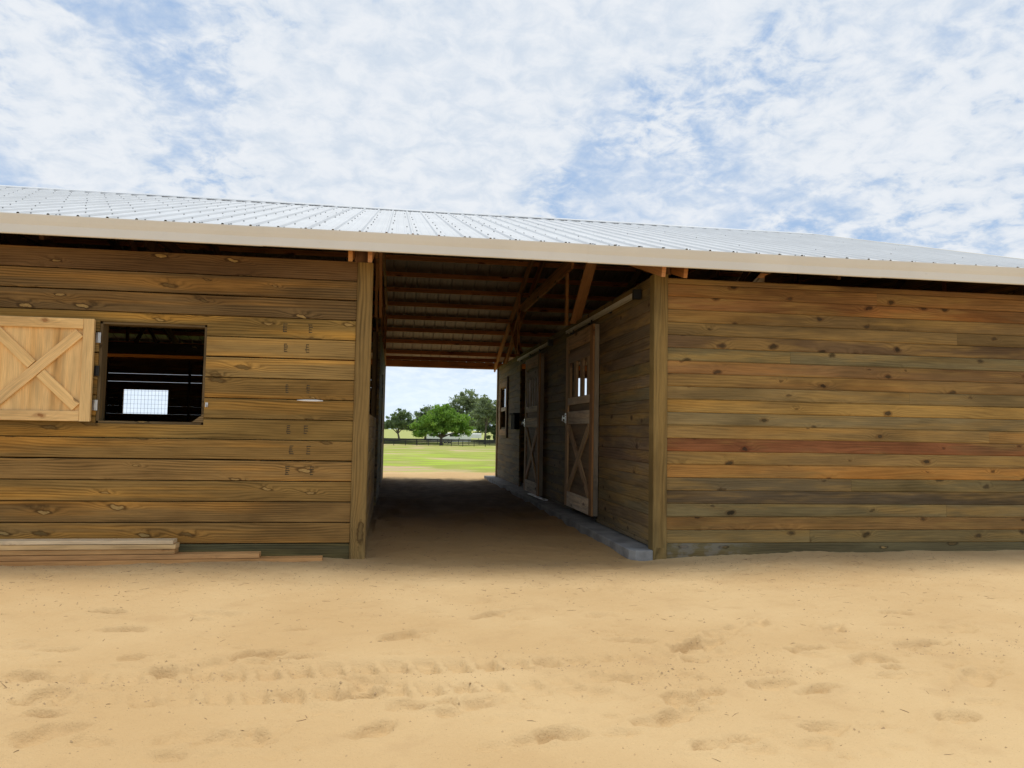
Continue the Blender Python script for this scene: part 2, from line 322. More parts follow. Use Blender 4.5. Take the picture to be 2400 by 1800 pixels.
def ground_z(x, y):
    x = np.asarray(x, float); y = np.asarray(y, float)
    z = np.zeros(np.broadcast(x, y).shape)
    near = np.clip((30-np.hypot(x, y))/15, 0, 1)
    aisle = ((x > -.2) & (x < 2.3) & (y > .3) & (y < 12.4))
    z = z+near*(.045*vnoise(x, y, .5, 1)+.026*vnoise(x, y, 1.7, 2)+.010*vnoise(x, y*1.3, 5., 3)+.006*vnoise(x, y, 13., 4)+.006*vnoise(x, y, 29., 5)+.010*np.clip(vnoise(x, y, 21., 9)-.30, 0, 1))
    ch = np.clip((y-.8)/2.5, 0, 1)*np.clip((12.6-y)/1., 0, 1)*np.where(aisle, 1, 0)
    z = z+ch*(.05*vnoise(x, y, 4., 6)+.03*vnoise(x, y, 9., 7))
    z = z+.02+.025*np.clip((y+1.2)/1.2, 0, 1)*np.clip((x-2.4)/.6, 0, 1)*(y < 2)          # sand banked against the right wall
    for p, k in FP:                                            # footprints
        a = (k*2.399) % 3.14; ca, sa = math.cos(a*.35-.2), math.sin(a*.35-.2); dx, dy = x-p.x, y-p.y
        near_f = (np.abs(dx) < .6) & (np.abs(dy) < .6)
        if not near_f.any(): continue
        q = np.sqrt(((dx*ca+dy*sa)/(.095+.02*(k % 4)))**2+((-dx*sa+dy*ca)/(.045+.014*(k % 3)))**2)+1.1*vnoise(x, y, 11., 20+k)*near_f+.5*vnoise(x, y, 27., 70+k)*near_f
        dep = .026+.02*((k*7) % 5)/4
        z = z-near_f*dep*np.clip(1.4*(1.2-q), 0, 1)**.8+near_f*.008*np.exp(-((q-1.5)/.35)**2)
    for k in range(420):                                        # small shallow scuffs and crumbs' hollows
        q0, q1 = SC[k, 0], SC[k, 1]; r0 = .018+.035*SC[k, 2]; nf = (np.abs(x-q0) < .2) & (np.abs(y-q1) < .2)
        if not nf.any(): continue
        xs_, ys_ = x[nf]-q0, y[nf]-q1; q = np.sqrt((xs_/(r0*(1.2+1.2*SC[k, 3])))**2+(ys_/r0)**2)+1.2*vnoise(x[nf], y[nf], 25., 21)
        z[nf] += -(.006+.012*SC[k, 4])*np.clip(1.6*(1.1-q), 0, 1)+.004*np.exp(-((q-1.5)/.3)**2)
    for y0, s in ((-3.22, 1.), (-3.56, .8)):                  # a lugged tyre track along the front
        yc = y0+.04*np.sin(x*.8)+.02*(x-.5); dd = (y-yc)/.095
        lug = (np.mod(x+.25*dd*.1, .155) < .095).astype(float)
        m = np.clip(1.3-np.abs(dd), 0, 1)*np.clip((x+4.5)/1., 0, 1)*np.clip((3.4-x)/1.5, 0, 1)*s*np.clip(.75+1.6*vnoise(x, y*.2, .9, 40), 0.15, 1.)
        z = z-m*(.010+.042*lug)+.010*np.exp(-((np.abs(dd)-1.5)/.3)**2)*m.clip(.2, 1)*np.clip((3.4-x)/1.5, 0, 1)*near
    for k, (xa, ya, xb, yb) in enumerate(((-1.2, -4.9, -.2, -3.5), (-1.03, -4.9, -.05, -3.5), (1.6, -5.0, 3.2, -3.2))):   # dragged lines
        L = math.hypot(xb-xa, yb-ya); t = ((x-xa)*(xb-xa)+(y-ya)*(yb-ya))/L**2; e = ((x-xa)*(yb-ya)-(y-ya)*(xb-xa))/L
        z = z-.008*np.exp(-(e/.018)**2)*((t > -.6) & (t < 1.))
    # the pasture falls gently to the fence and rises again behind it
    f = np.clip((y-15)/150, 0, 1); z = z-2.25*f*f*(3-2*f)
    f2 = np.clip((y-190)/240, 0, 1); z = z+3.3*f2*f2*(3-2*f2)
    far = np.clip((y-14)/20, 0, 1); z = z+far*.10*vnoise(x, y, .25, 8)
    return z
def axis(dense0, dense1, step, lo, hi, grow=1.13):
    a = list(np.arange(dense0, dense1, step)); s = step; p = dense1
    while p < hi: a.append(p); s *= grow; p += s
    a.append(hi); s = step; p = dense0-step; b_ = []
    while p > lo: b_.append(p); s *= grow; p -= s
    b_.append(lo); return np.array(b_[::-1]+a)
gx = axis(-3.6, 4.6, .016, -900, 900); gy = axis(-5.2, .6, .0155, -120, 1500, 1.045)
GX, GY = np.meshgrid(gx, gy); GZ = ground_z(GX, GY)
nx, ny = len(gx), len(gy); co = np.stack([GX, GY, GZ], -1).reshape(-1, 3)
ii = np.arange(nx*ny).reshape(ny, nx); fc = np.stack([ii[:-1, :-1], ii[:-1, 1:], ii[1:, 1:], ii[1:, :-1]], -1).reshape(-1, 4)
me = bpy.data.meshes.new('ground'); me.vertices.add(len(co)); me.vertices.foreach_set('co', co.ravel())
me.loops.add(fc.size); me.loops.foreach_set('vertex_index', fc.ravel()); me.polygons.add(len(fc))
me.polygons.foreach_set('loop_start', np.arange(0, fc.size, 4)); me.polygons.foreach_set('loop_total', np.full(len(fc), 4))
me.polygons.foreach_set('use_smooth', np.ones(len(fc), bool)); me.update(); me.materials.append(M_ground)
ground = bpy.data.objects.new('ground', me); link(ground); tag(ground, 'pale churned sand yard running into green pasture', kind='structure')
def gz(x, y): return float(ground_z(np.array([x]), np.array([y]))[0])

# ------------------------------------------------------------------ the barn
XL0, XL1 = -.368, -.228           # left entrance post
XR0, XR1 = 2.477, 2.617           # right entrance post
BK, MID = 11.72, 5.86; XW, XE = -12.0, 7.22
RZ, SL = 4.885, .315              # ridge height of the metal and roof slope
def roof_z(y): return RZ-SL*abs(y-MID)
EF, EB = -.45, 12.17              # eave lines
barn = empty('barn', (2.5, 5.86, 0), None, 'timber horse barn with white metal roof and open centre breezeway', 'barn')
C_L = (.315, .190, .060); C_OR = (.42, .19, .062); C_PINE = (.84, .56, .245); C_DK = (.20, .14, .075)

def studs(parent, xs, y0, y1, z1):
    for x in xs: bar('stud', (x, (y0+y1)/2, 0), (x, (y0+y1)/2, z1), .04, y1-y0, M_frame, parent, jit(C_OR, .1), up=(1, 0, 0))
# --- front wall, left of the breezeway (wide square-edged boards)
lw = empty('front_wall', (-6, 0, 0), barn); studs(lw, (-11.6, -9.5, -7.4, -5.3, -3.9, -1.2), .045, .13, 2.70); tag(lw, 'front wall of wide knotty planks with an open window')
WX0, WX1, WZ0, WZ1 = -2.573, -1.672, 1.203, 2.100
PB = .184; ZT = 2.734
for k in range(15):
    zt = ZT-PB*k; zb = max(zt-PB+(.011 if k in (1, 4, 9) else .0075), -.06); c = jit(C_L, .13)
    if k == 0: c = (.20, .115, .05)  # eave shade put into the colour of the top boards
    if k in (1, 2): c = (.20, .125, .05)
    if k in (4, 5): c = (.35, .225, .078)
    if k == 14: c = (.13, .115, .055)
    spans = [(-12.0, -5.602), (-5.598, XL0-.002)]
    for a, b_ in spans:
        cc = c if b_ > -1 else jit(C_L, .15)
        if b_ < -1 or zb > WZ1 or zt < WZ0:
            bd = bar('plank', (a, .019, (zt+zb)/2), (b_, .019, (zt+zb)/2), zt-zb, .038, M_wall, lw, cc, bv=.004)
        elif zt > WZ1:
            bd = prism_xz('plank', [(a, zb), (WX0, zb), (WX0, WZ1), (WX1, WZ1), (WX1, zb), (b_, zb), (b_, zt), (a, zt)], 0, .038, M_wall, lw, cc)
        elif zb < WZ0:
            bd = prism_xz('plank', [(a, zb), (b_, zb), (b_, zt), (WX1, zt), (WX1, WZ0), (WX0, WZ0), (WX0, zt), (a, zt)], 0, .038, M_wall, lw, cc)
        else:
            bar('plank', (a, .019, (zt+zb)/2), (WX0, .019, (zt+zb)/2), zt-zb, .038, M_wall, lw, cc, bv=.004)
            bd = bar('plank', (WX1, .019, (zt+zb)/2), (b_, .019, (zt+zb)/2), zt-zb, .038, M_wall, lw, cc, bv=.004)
        if b_ > -1 and k in (3, 4, 6, 8, 9, 10):                      # mill grade stamps, inked short strokes
            zc = (zt+zb)/2+.004
            for xs, n in ((-.99+.006*k+random.uniform(-.03, .03), 5), (-.80+.005*k+random.uniform(-.03, .03), 4)):
                parts = []
                for q in range(n):
                    zz_ = zc-.034+q*.068/(n-1); ww = random.uniform(.010, .020); xo = random.uniform(-.004, .004)
                    parts.append(boxg(xs+xo-ww, xs+xo+ww, -.0016, -.0004, zz_-.0045, zz_+.0045))
                parts.append(boxg(xs-.013, xs-.009, -.0017, -.0003, zc-.036, zc+.036))
                v, f = merge(parts); bm_ = WM[bd].translation
                mesh_obj('grade_stamp', [Vector(q)-Vector(bm_) for q in v], f, M_ink, bd, Matrix.Translation(bm_))
A, B = px(696, 938, 1, -.004), px(757, 939.5, 1, -.004)  # thin white sliver added to stand for light through the joint
tag(mesh_obj('gap_light_sliver', *tubeg([A, (A*.7+B*.3)+Vector((0, -.003, 0)), (A*.3+B*.7)+Vector((0, -.003, 0)), B], [.003, .009, .010, .005], 7), plain('gap_light_white', (.82, .82, .80), .5), lw, smooth=True), 'white sliver added as light through a plank joint')
# window lining and corner block
C_LN = (.17, .12, .06)
bar('window_jamb', (WX0+.012, .085, WZ0), (WX0+.012, .085, WZ1), .14, .024, M_wall, lw, C_LN, up=(0, 1, 0))
bar('window_jamb', (WX1-.012, .085, WZ0), (WX1-.012, .085, WZ1), .14, .024, M_wall, lw, C_LN, up=(0, 1, 0))
bar('window_header', (WX0, .085, WZ1-.012), (WX1, .085, WZ1-.012), .024, .14, M_wall, lw, C_LN)
bar('window_sill', (WX0, .085, WZ0+.012), (WX1, .085, WZ0+.012), .024, .14, M_wall, lw, C_LN)
prism_xz('corner_block', [(WX1-.10, WZ0+.025), (WX1-.002, WZ0+.025), (WX1-.002, WZ0+.10)], .004, .036, M_wall, lw, (.22, .15, .07))
mesh_obj('window_latch', *merge([boxg(-.012, .012, -.006, 0, -.02, .02), tubeg([(0, -.006, 0), (0, -.03, -.004), (.008, -.035, -.018)], .005)]), M_steel, lw, Matrix.Translation((WX1+.022, -.001, 1.385)))
# --- shutter swung open flat against the wall, hinged at the left of the window
sh_x1 = px(217, 870, 1, -.06).x; sh_x0 = sh_x1-.90; SZ0, SZ1 = 1.217, 2.105; yf = -.048
shut = mesh_obj('shutter', *boxg(-.44, .44, -.006, .006, -.45, .45), M_ply, barn, Matrix.Translation(((sh_x0+sh_x1)/2, yf, (SZ0+SZ1)/2)) @ Matrix.Rotation(R(90), 4, 'Y'), C_PINE)
tag(shut, 'pale new pine shutter with crossed braces, swung open')
yb_ = yf-.018
sw = .088
bar('stile', (sh_x0+sw/2, yb_, SZ0), (sh_x0+sw/2, yb_, SZ1), sw, .022, M_pine, shut, jit(C_PINE, .04), up=(1, 0, 0))
bar('stile', (sh_x1-sw/2, yb_, SZ0), (sh_x1-sw/2, yb_, SZ1), sw, .022, M_pine, shut, jit(C_PINE, .04), up=(1, 0, 0))
bar('rail', (sh_x0+sw+.001, yb_, SZ1-sw/2), (sh_x1-sw-.001, yb_, SZ1-sw/2), sw, .022, M_pine, shut, jit(C_PINE, .04))
bar('rail', (sh_x0+sw+.001, yb_, SZ0+sw/2), (sh_x1-sw-.001, yb_, SZ0+sw/2), sw, .022, M_pine, shut, jit(C_PINE, .04))
xa, xb, za, zb = sh_x0+sw, sh_x1-sw, SZ0+sw, SZ1-sw
def brace_poly(x0, z0, x1, z1, hw):
    d = Vector((x1-x0, z1-z0)).normalized(); n = Vector((-d.y, d.x))*hw
    return [(x0+n.x*0, z0+n.y*2), (x0, z0), (x0+d.x*0+abs(n.x)*1.2, z0), ]
bar('brace', (xa+.03, yb_, za+.035), (xb-.03, yb_, zb-.035), sw, .020, M_pine, shut, jit(C_PINE, .04), up=(0, 0, 1))
cxm, czm = (xa+xb)/2, (za+zb)/2; dv = Vector((xb-xa-.06, 0, -(zb-za-.07))).normalized()
for s in (-1, 1):
    e = Vector((xb-.03, yb_, za+.035)) if s > 0 else Vector((xa+.03, yb_, zb-.035))
    bar('brace', Vector((cxm, yb_, czm))+dv*s*.052, e, sw, .0195, M_pine, shut, jit(C_PINE, .04))
for zh in (1.36, 1.66, 1.95):
    mesh_obj('hinge', *merge([boxg(-.018, .022, -.003, .003, -.045, .045), tubeg([(0, -.006, -.045), (0, -.006, .045)], .007)]), M_steel if zh != 1.66 else M_black, shut, Matrix.Translation((sh_x1+.016, -.016, zh)))

# --- entrance posts
def post(x0, x1, y0, y1, z1, col, lab=None, z0=-.25):
    o = bar('post', ((x0+x1)/2, (y0+y1)/2, z0), ((x0+x1)/2, (y0+y1)/2, z1), x1-x0, y1-y0, M_post, barn, col, up=(1, 0, 0), bv=.006)
    return tag(o, lab)
post(XL0, XL1, -.016, .124, 2.728, (.27, .175, .062), 'square post left of the breezeway mouth')
post(XR0, XR1, -.016, .124, 2.760, (.235, .165, .062), 'square post right of the breezeway mouth')
post(XL0-.03, XL1-.05, .0, .12, 3.02, (.20, .11, .06), z0=2.73)
post(XR0+.03, XR1+.03, .0, .12, 3.02, (.20, .11, .06), z0=2.762)
post(XL0, XL1, BK-.14, BK+.0, 2.74, (.42, .30, .14)); post(XR0, XR1, BK-.14, BK+.0, 2.74, (.42, .30, .14))
for x in (-8.5, -4.4, 6.9):
    for y in (.05, BK-.19): post(x, x+.14, y, y+.14, 2.95, C_DK)
# --- front wall, right (narrow tongue and groove boards)
rw = empty('front_wall', (5, 0, 0), barn); studs(rw, (2.75, 4.2, 5.6, 7.1), .045, .13, 2.68); tag(rw, 'front wall of narrow boards in mixed browns, no openings')
TGC = [(.17, .095, .042), (.20, .105, .040), (.205, .10, .038), (.175, .115, .048), (.18, .122, .05), (.125, .08, .042), (.175, .15, .075), (.215, .12, .05),
       (.205, .125, .048), (.22, .155, .065), (.33, .205, .062), (.20, .155, .075), (.265, .17, .062), (.21, .082, .036), (.26, .165, .062), (.34, .175, .05),
       (.115, .092, .052), (.085, .068, .044), (.165, .135, .065), (.235, .135, .048), (.195, .145, .062), (.12, .105, .055)]
ZJ = [2.730]+[2.6754-.1263*k for k in range(21)]+[-.05]
for k in range(22):
    zt, zb = ZJ[k]-.0006, ZJ[k+1]+.0006; c = tuple(q*1.25+w_ for q, w_ in zip(TGC[k], (.024, .012, .001)))
    cut = {1: 4.85, 4: 5.75, 6: 3.9, 9: 5.2, 12: 6.1, 16: 4.55, 18: 5.6, 20: 4.1}.get(k)
    for a, b_ in ([(XR1+.002, XE)] if cut is None else [(XR1+.002, cut-.001), (cut+.001, XE)]):
        bar('board', (a, .021+random.uniform(-.0015, .0015), (zt+zb)/2), (b_, .021, (zt+zb)/2), zt-zb, .036, M_tgs if k == 21 else M_tg, rw, c if a < 3 else jit(c, .14), bv=.0075)
# --- walls along the breezeway
def wall_rows(name, along, fixed, a0, a1, joints, holes, mat, cols, parent, th=.036, face=1, bv=.006, gap=.0006, lab=None, pname='board', wide=()):
    """horizontal boards; along = 'x' or 'y'; holes are (a,b,z0,z1)"""
    backs = [a for a in np.arange(a0+.1, a1, 1.8) if not any(h[0]-.05 < a < h[1]+.05 for h in holes)]
    off = face*(th/2+.045)
    wl = tag(empty(name, ((a0+a1)/2, fixed, 0) if along == 'x' else (fixed, (a0+a1)/2, 0), parent), lab)
    for a in backs:
        if along == 'x': bar('stud', (a, fixed+off, .05), (a, fixed+off, joints[0]-.05), .04, .08, M_frame, wl, C_DK, up=(1, 0, 0))
        else: bar('stud', (fixed+off, a, .05), (fixed+off, a, joints[0]-.05), .08, .04, M_frame, wl, C_DK, up=(1, 0, 0))
    for k in range(len(joints)-1):
        zt, zb = joints[k]-(gap if (k in wide) else .0004), joints[k+1]+(gap if (k+1 in wide) else .0004); zc = (zt+zb)/2; spans = [(a0, a1)]
        for h in holes:
            if h[2] < zc < h[3]:
                spans = [s for q in spans for s in ((q[0], min(q[1], h[0])), (max(q[0], h[1]), q[1])) if s[1]-s[0] > .03]
        for s in spans:
            A, B = ((s[0], fixed, zc), (s[1], fixed, zc)) if along == 'x' else ((fixed, s[0], zc), (fixed, s[1], zc))
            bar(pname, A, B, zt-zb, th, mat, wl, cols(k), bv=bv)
    return wl
AX = 2.500                                            # face of the right breezeway wall
DX = 2.405                                            # face of the sliding doors
# measured door edges
d1n, d1f = px(1389, 900, 0, DX).y, px(1326, 900, 0, DX).y; d1t, d1b = px(1389, 759.5, 0, DX).z, px(1380, 1208, 0, DX).z
d2n, d2f = px(1264, 900, 0, DX).y, px(1231, 900, 0, DX).y; d2t, d2b = d1t-.02, .125
AJ = [2.765]+[2.6754-.1263*k for k in range(21)]+[.10]
op2f = px(1217.5, 1000, 0, AX).y
awx0, awx1 = 10.04, 10.93
aw = wall_rows('breezeway_wall', 'y', AX+.018, .128, BK-.145, AJ,
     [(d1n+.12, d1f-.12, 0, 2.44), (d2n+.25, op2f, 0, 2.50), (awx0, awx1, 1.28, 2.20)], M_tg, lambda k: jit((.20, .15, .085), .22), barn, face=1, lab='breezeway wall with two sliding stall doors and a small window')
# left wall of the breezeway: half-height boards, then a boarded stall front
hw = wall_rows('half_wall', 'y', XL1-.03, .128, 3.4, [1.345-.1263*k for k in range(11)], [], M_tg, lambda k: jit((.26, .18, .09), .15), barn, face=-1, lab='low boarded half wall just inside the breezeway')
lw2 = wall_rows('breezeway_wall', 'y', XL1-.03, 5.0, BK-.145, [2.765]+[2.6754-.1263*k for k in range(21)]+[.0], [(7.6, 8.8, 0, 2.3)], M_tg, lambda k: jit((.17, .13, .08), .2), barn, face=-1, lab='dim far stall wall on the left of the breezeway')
# back wall (gapped boards) with stall windows
BJ = [2.742]+[2.55-.184*k for k in range(14)]+[.0]
bwL = wall_rows('back_wall', 'x', BK-.02, XW, XL0-.004, BJ, [(-6.14, -5.17, 1.446, 2.0)], M_wall, lambda k: jit(C_L, .2), barn, face=-1, gap=.0022, wide=(2, 3), lab='rear wall of wide planks left of the breezeway', pname='plank')
bwR = wall_rows('back_wall', 'x', BK-.02, XR1+.004, XE, BJ, [(4.1, 5.15, 1.63, 2.55), (2.635, 2.86, 1.7, 2.37)], M_wall, lambda k: jit(C_L, .2), barn, face=-1, gap=.002, lab='rear wall of wide planks right of the breezeway', pname='plank')
# wire mesh over the rear stall window
parts = [boxg(x-.002, x+.002, BK-.05, BK-.046, 1.44, 2.01) for x in np.arange(-6.12, -5.15, .075)]+[boxg(-6.14, -5.17, BK-.054, BK-.050, z-.002, z+.002) for z in np.arange(1.47, 2.0, .10)]
tag(mesh_obj('wire_mesh', *merge(parts), M_black, bwL), kind='stuff')
# gable ends
for xg, lab in ((XW+.02, 'left gable wall of wide planks'), (XE-.02, 'right gable wall of wide planks')):
    gw = tag(empty('gable_wall', (xg, MID, 0), barn), lab)
    for y in (2., 4., MID, 8., 10.): bar('stud', (xg+(.04 if xg < 0 else -.04), y, 2.5), (xg+(.04 if xg < 0 else -.04), y, roof_z(y)-.16), .04, .04, M_frame, gw, C_OR, up=(1, 0, 0))
    z = -.05; k = 0
    while z < RZ-.35:
        zt = z+.181; half = (RZ-.13-zt)/SL; y0, y1 = max(.04, MID-half), min(BK-.04, MID+half)
        if y1-y0 > .3: bar('plank', (xg, y0, z+.09), (xg, y1, z+.09), .181, .036, M_wall, gw, jit(C_L, .15), bv=.004)
        z += .184
# stall partitions and a crossbeam inside
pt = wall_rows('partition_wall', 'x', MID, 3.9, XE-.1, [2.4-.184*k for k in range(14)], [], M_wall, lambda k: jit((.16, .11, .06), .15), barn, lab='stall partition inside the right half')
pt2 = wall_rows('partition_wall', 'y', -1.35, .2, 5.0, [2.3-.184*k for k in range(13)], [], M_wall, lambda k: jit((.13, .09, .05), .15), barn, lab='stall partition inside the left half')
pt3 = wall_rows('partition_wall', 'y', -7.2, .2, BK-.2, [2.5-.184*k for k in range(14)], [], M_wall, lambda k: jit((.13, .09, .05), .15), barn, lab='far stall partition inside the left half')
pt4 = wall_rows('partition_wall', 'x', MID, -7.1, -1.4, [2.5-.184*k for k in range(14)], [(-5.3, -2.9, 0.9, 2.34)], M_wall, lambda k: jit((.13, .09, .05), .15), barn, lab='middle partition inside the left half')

# --- sliding stall doors
def sliding_door(y0, y1, z0, z1, lab, barc=(.39, .26, .14)):
    T = .045; D = mesh_obj('sliding_door', *merge([boxg(-.012, .012, -(y1-y0)/2+.03, (y1-y0)/2-.03, -(z1-z0)/2+.03, (zp-(z0+z1)/2))
        for zp in (z0+.605*(z1-z0),)]+[boxg(-.012, .012, -(y1-y0)/2+.03, (y1-y0)/2-.03, z1-.40-(z0+z1)/2, z1-.03-(z0+z1)/2)]),
        M_door, barn, Matrix.Translation((DX+.034, (y0+y1)/2, (z0+z1)/2)), (.24, .165, .095)); tag(D, lab)
    H = z1-z0; X = DX+.011; t = .022; sw = .15; cs = lambda c: jit(c, .06); brown = (.52, .34, .18); pale = (.78, .66, .50)
    for ys in (y0+sw/2, y1-sw/2): bar('stile', (X, ys, z0), (X, ys, z1), sw, t, M_door, D, (.36, .19, .08) if ys < (y0+y1)/2 else cs(brown), up=(0, 1, 0))
    ya, yb = y0+sw+.001, y1-sw-.001
    zb0 = z0+.56*H; zb1 = z1-.30*1.0
    bar('top_rail', (X, ya, z1-.10), (X, yb, z1-.10), .20, t, M_door, D, cs(brown))
    bar('middle_rail', (X, ya, z0+.515*H), (X, yb, z0+.515*H), .17, t, M_door, D, pale)
    bar('bottom_rail', (X, ya, z0+.10), (X, yb, z0+.10), .20, t, M_door, D, pale)
    bar('window_rail', (X, ya, z0+.612*H), (X, yb, z0+.612*H), .10, t, M_door, D, pale)
    bar('window_rail', (X, ya, z0+.865*H), (X, yb, z0+.865*H), .14, t, M_door, D, cs((.34, .24, .15)))
    nb = 4 if barc[0] < .4 else 5
    for k in range(nb):
        yy = ya+.07+(yb-ya-.14)*k/(nb-1)
        bar('window_bar', (X+.002, yy, z0+.632*H), (X+.002, yy, z0+.838*H), (.15 if barc[0] < .4 else .05), .030, M_door, D, cs(barc), up=(0, 1, 0))
    zl, zh = z0+.20, z0+.515*H-.085
    bar('brace', (X+.001, ya+.04, zl+.04), (X+.001, yb-.04, zh-.04), .12, t-.003, M_door, D, cs(brown))
    bar('brace', (X-.001, ya+.04, zh-.04), (X-.001, yb-.04, zl+.04), .12, t-.003, M_door, D, cs(brown))
    # framed back edge gives the door its thickness
    for ys in (y0+.022, y1-.022): bar('edge_strip', (X+.042, ys, z0+.002), (X+.042, ys, z1-.002), .044, .058, M_door, D, (.30, .25, .18), up=(0, 1, 0))
    mesh_obj('latch', *merge([boxg(-.012, 0, -.03, .03, -.07, .07), tubeg([(-.012, 0, .04), (-.05, 0, .03), (-.055, 0, -.04), (-.012, 0, -.05)], .008), boxg(-.02, 0, .03, .11, -.012, .012)]), M_steel, D, Matrix.Translation((X-.012, y1-.05, z0+.515*H)))
    for yy in (y0+.25, y1-.25):
        mesh_obj('roller_hanger', *boxg(-.004, .004, -.025, .025, -.07, .08), M_black, D, Matrix.Translation((X+.03, yy, z1+.03)))
    return D
sliding_door(d1n, d1f, d1b, d1t, 'nearer sliding stall door with barred window and crossed braces')
sliding_door(d2n, d2f, d2b, d2t, 'farther sliding stall door standing part open', (.62, .60, .56))
for (u0, v0), (u1, v1), lab in (((1329.4, 779.7), (1486.8, 691.8), 'track rail above the nearer door'), ((1215, 844), (1287, 804), 'track rail above the farther door')):
    A, B = px(u0, v0, 0, DX+.03), px(u1, v1, 0, DX+.03); z = (A.z+B.z)/2; L = abs(A.y-B.y)
    tr = mesh_obj('door_track', *merge([boxg(-.022, -.018, -L/2, L/2, -.022, .022), boxg(-.018, .018, -L/2, L/2, .018, .022), boxg(.018, .022, -L/2, L/2, -.022, .022)]), M_track, barn, Matrix.Translation((DX+.03, (A.y+B.y)/2, z))); tag(tr, lab)
    for yy in np.linspace(-L/2+.06, L/2-.06, 4):
        mesh_obj('track_bracket', *boxg(.022, AX-DX-.032, -.02, .02, -.03, .03), M_black, tr, Matrix.Translation((DX+.03, (A.y+B.y)/2+yy, z)))
    mesh_obj('track_stop', *boxg(-.03, .05, -.03, .03, -.05, .05), M_black, tr, Matrix.Translation((DX+.03, min(A.y, B.y)-.05, z)))
# small window near the far end of the breezeway
sw_ = empty('stall_window', (AX, (awx0+awx1)/2, 1.7), barn); FR = (.50, .33, .18)
for ys in (awx0-.06, awx1+.06): bar('frame_stile', (AX-.018, ys, 1.10), (AX-.018, ys, 2.32), .12, .034, M_door, sw_, FR, up=(0, 1, 0))
for z, h in ((2.26, .12), (1.17, .14)): bar('frame_rail', (AX-.017, awx0, z), (AX-.017, awx1, z), h, .032, M_door, sw_, FR)
bar('meeting_rail', (AX+.0, awx0, 1.70), (AX+.0, awx1, 1.70), .09, .03, M_door, sw_, (.6, .55, .48))
mesh_obj('upper_pane', *boxg(-.004, .004, -(awx1-awx0)/2, (awx1-awx0)/2, -.22, .22), M_glass, sw_, Matrix.Translation((AX+.02, (awx0+awx1)/2, 1.97)))
bar('shadow_gap_strip', (AX-.018, awx0-.16, 1.05), (AX-.018, awx0-.16, 2.42), .05, .03, M_door, sw_, (.12, .08, .05), up=(0, 1, 0))  # dark strip added where only a shadow gap shows beside the frame
# --- concrete apron along the right wall
cp = [(2.252, .03), (2.30, -.035), (2.474, -.035), (2.474, .13), (2.80, .13), (2.80, 12.1), (2.252, 12.1)]
v = [(x, y, z) for z in (-.2, .088) for x, y in cp]; n = len(cp)
cpo = mesh_obj('concrete_apron', v, [tuple(range(n-1, -1, -1)), tuple(range(n, 2*n))]+[(i, (i+1) % n, (i+1) % n+n, i+n) for i in range(n)], M_conc, barn); tag(cpo, 'grey concrete apron along the foot of the stall fronts')
bm_mod = cpo.modifiers.new('bevel', 'BEVEL'); bm_mod.width = .008; bm_mod.segments = 2
A, B = px(1241, 1157, 2, .115), px(1279, 1172, 2, .115)  # white strip added in place of a light patch on the apron
tag(bar('light_patch_strip', A, B, .018, .075, plain('light_patch_white', (.85, .86, .86), .3), barn), 'white strip added as a patch of light on the concrete')
tag(mesh_obj('feed_bin', *merge([boxg(-.10, 0, -.24, .24, -.14, .16), boxg(-.13, 0, -.27, .27, .16, .19)]), M_bin, barn, Matrix.Translation((AX-.002, 8.50, 1.38))), 'dark bin hung on the breezeway wall')

# --- roof
roof = empty('roof', (0, MID, RZ), barn); tag(roof, 'white ribbed metal gable roof')
LEN = math.hypot(MID-EF, SL*(MID-EF)); PW = .9144
prof = []
for r in range(4):
    x0 = r*.2286
    prof += [(x0, 0.), (x0+.062, 0), (x0+.070, .004), (x0+.082, .004), (x0+.090, 0), (x0+.139, 0), (x0+.147, .004), (x0+.159, .004), (x0+.167, 0), (x0+.196, 0), (x0+.205, .018), (x0+.219, .018)]
prof.append((PW, 0.)); prof.append((PW+.004, .001))
def panel_mesh():
    n = len(prof); v = []
    for layer in (0, -.0012):
        for yl in (0., LEN): v += [(x, yl, z+layer) for x, z in prof]
    f = [(i, i+1, i+1+n, i+n) for i in range(n-1)]+[(2*n+i+n, 2*n+i+1+n, 2*n+i+1, 2*n+i) for i in range(n-1)]
    f += [(i+2*n, i+1+2*n, i+1, i) for i in range(n-1)]
    me = bpy.data.meshes.new('roof_panel'); me.from_pydata(v, [], f); me.update(); me.materials.append(M_roof); me.materials.append(M_under)
    for q in me.polygons[n-1:2*(n-1)]: q.material_index = 1
    return me
pm = panel_mesh(); ang = math.atan(SL)
npan = 22; RX1 = 7.452; RX0 = RX1-npan*PW
for side_ in (0, 1):
    for k in range(npan):
        o = bpy.data.objects.new('roof_panel', pm)
        if side_ == 0: mw = Matrix.Translation((RX0+k*PW, EF, roof_z(EF))) @ Matrix.Rotation(ang, 4, 'X')
        else: mw = Matrix.Translation((RX0+(k+1)*PW, EB, roof_z(EB))) @ Matrix.Rotation(math.pi, 4, 'Z') @ Matrix.Rotation(ang, 4, 'X')
        link(o, roof, mw)
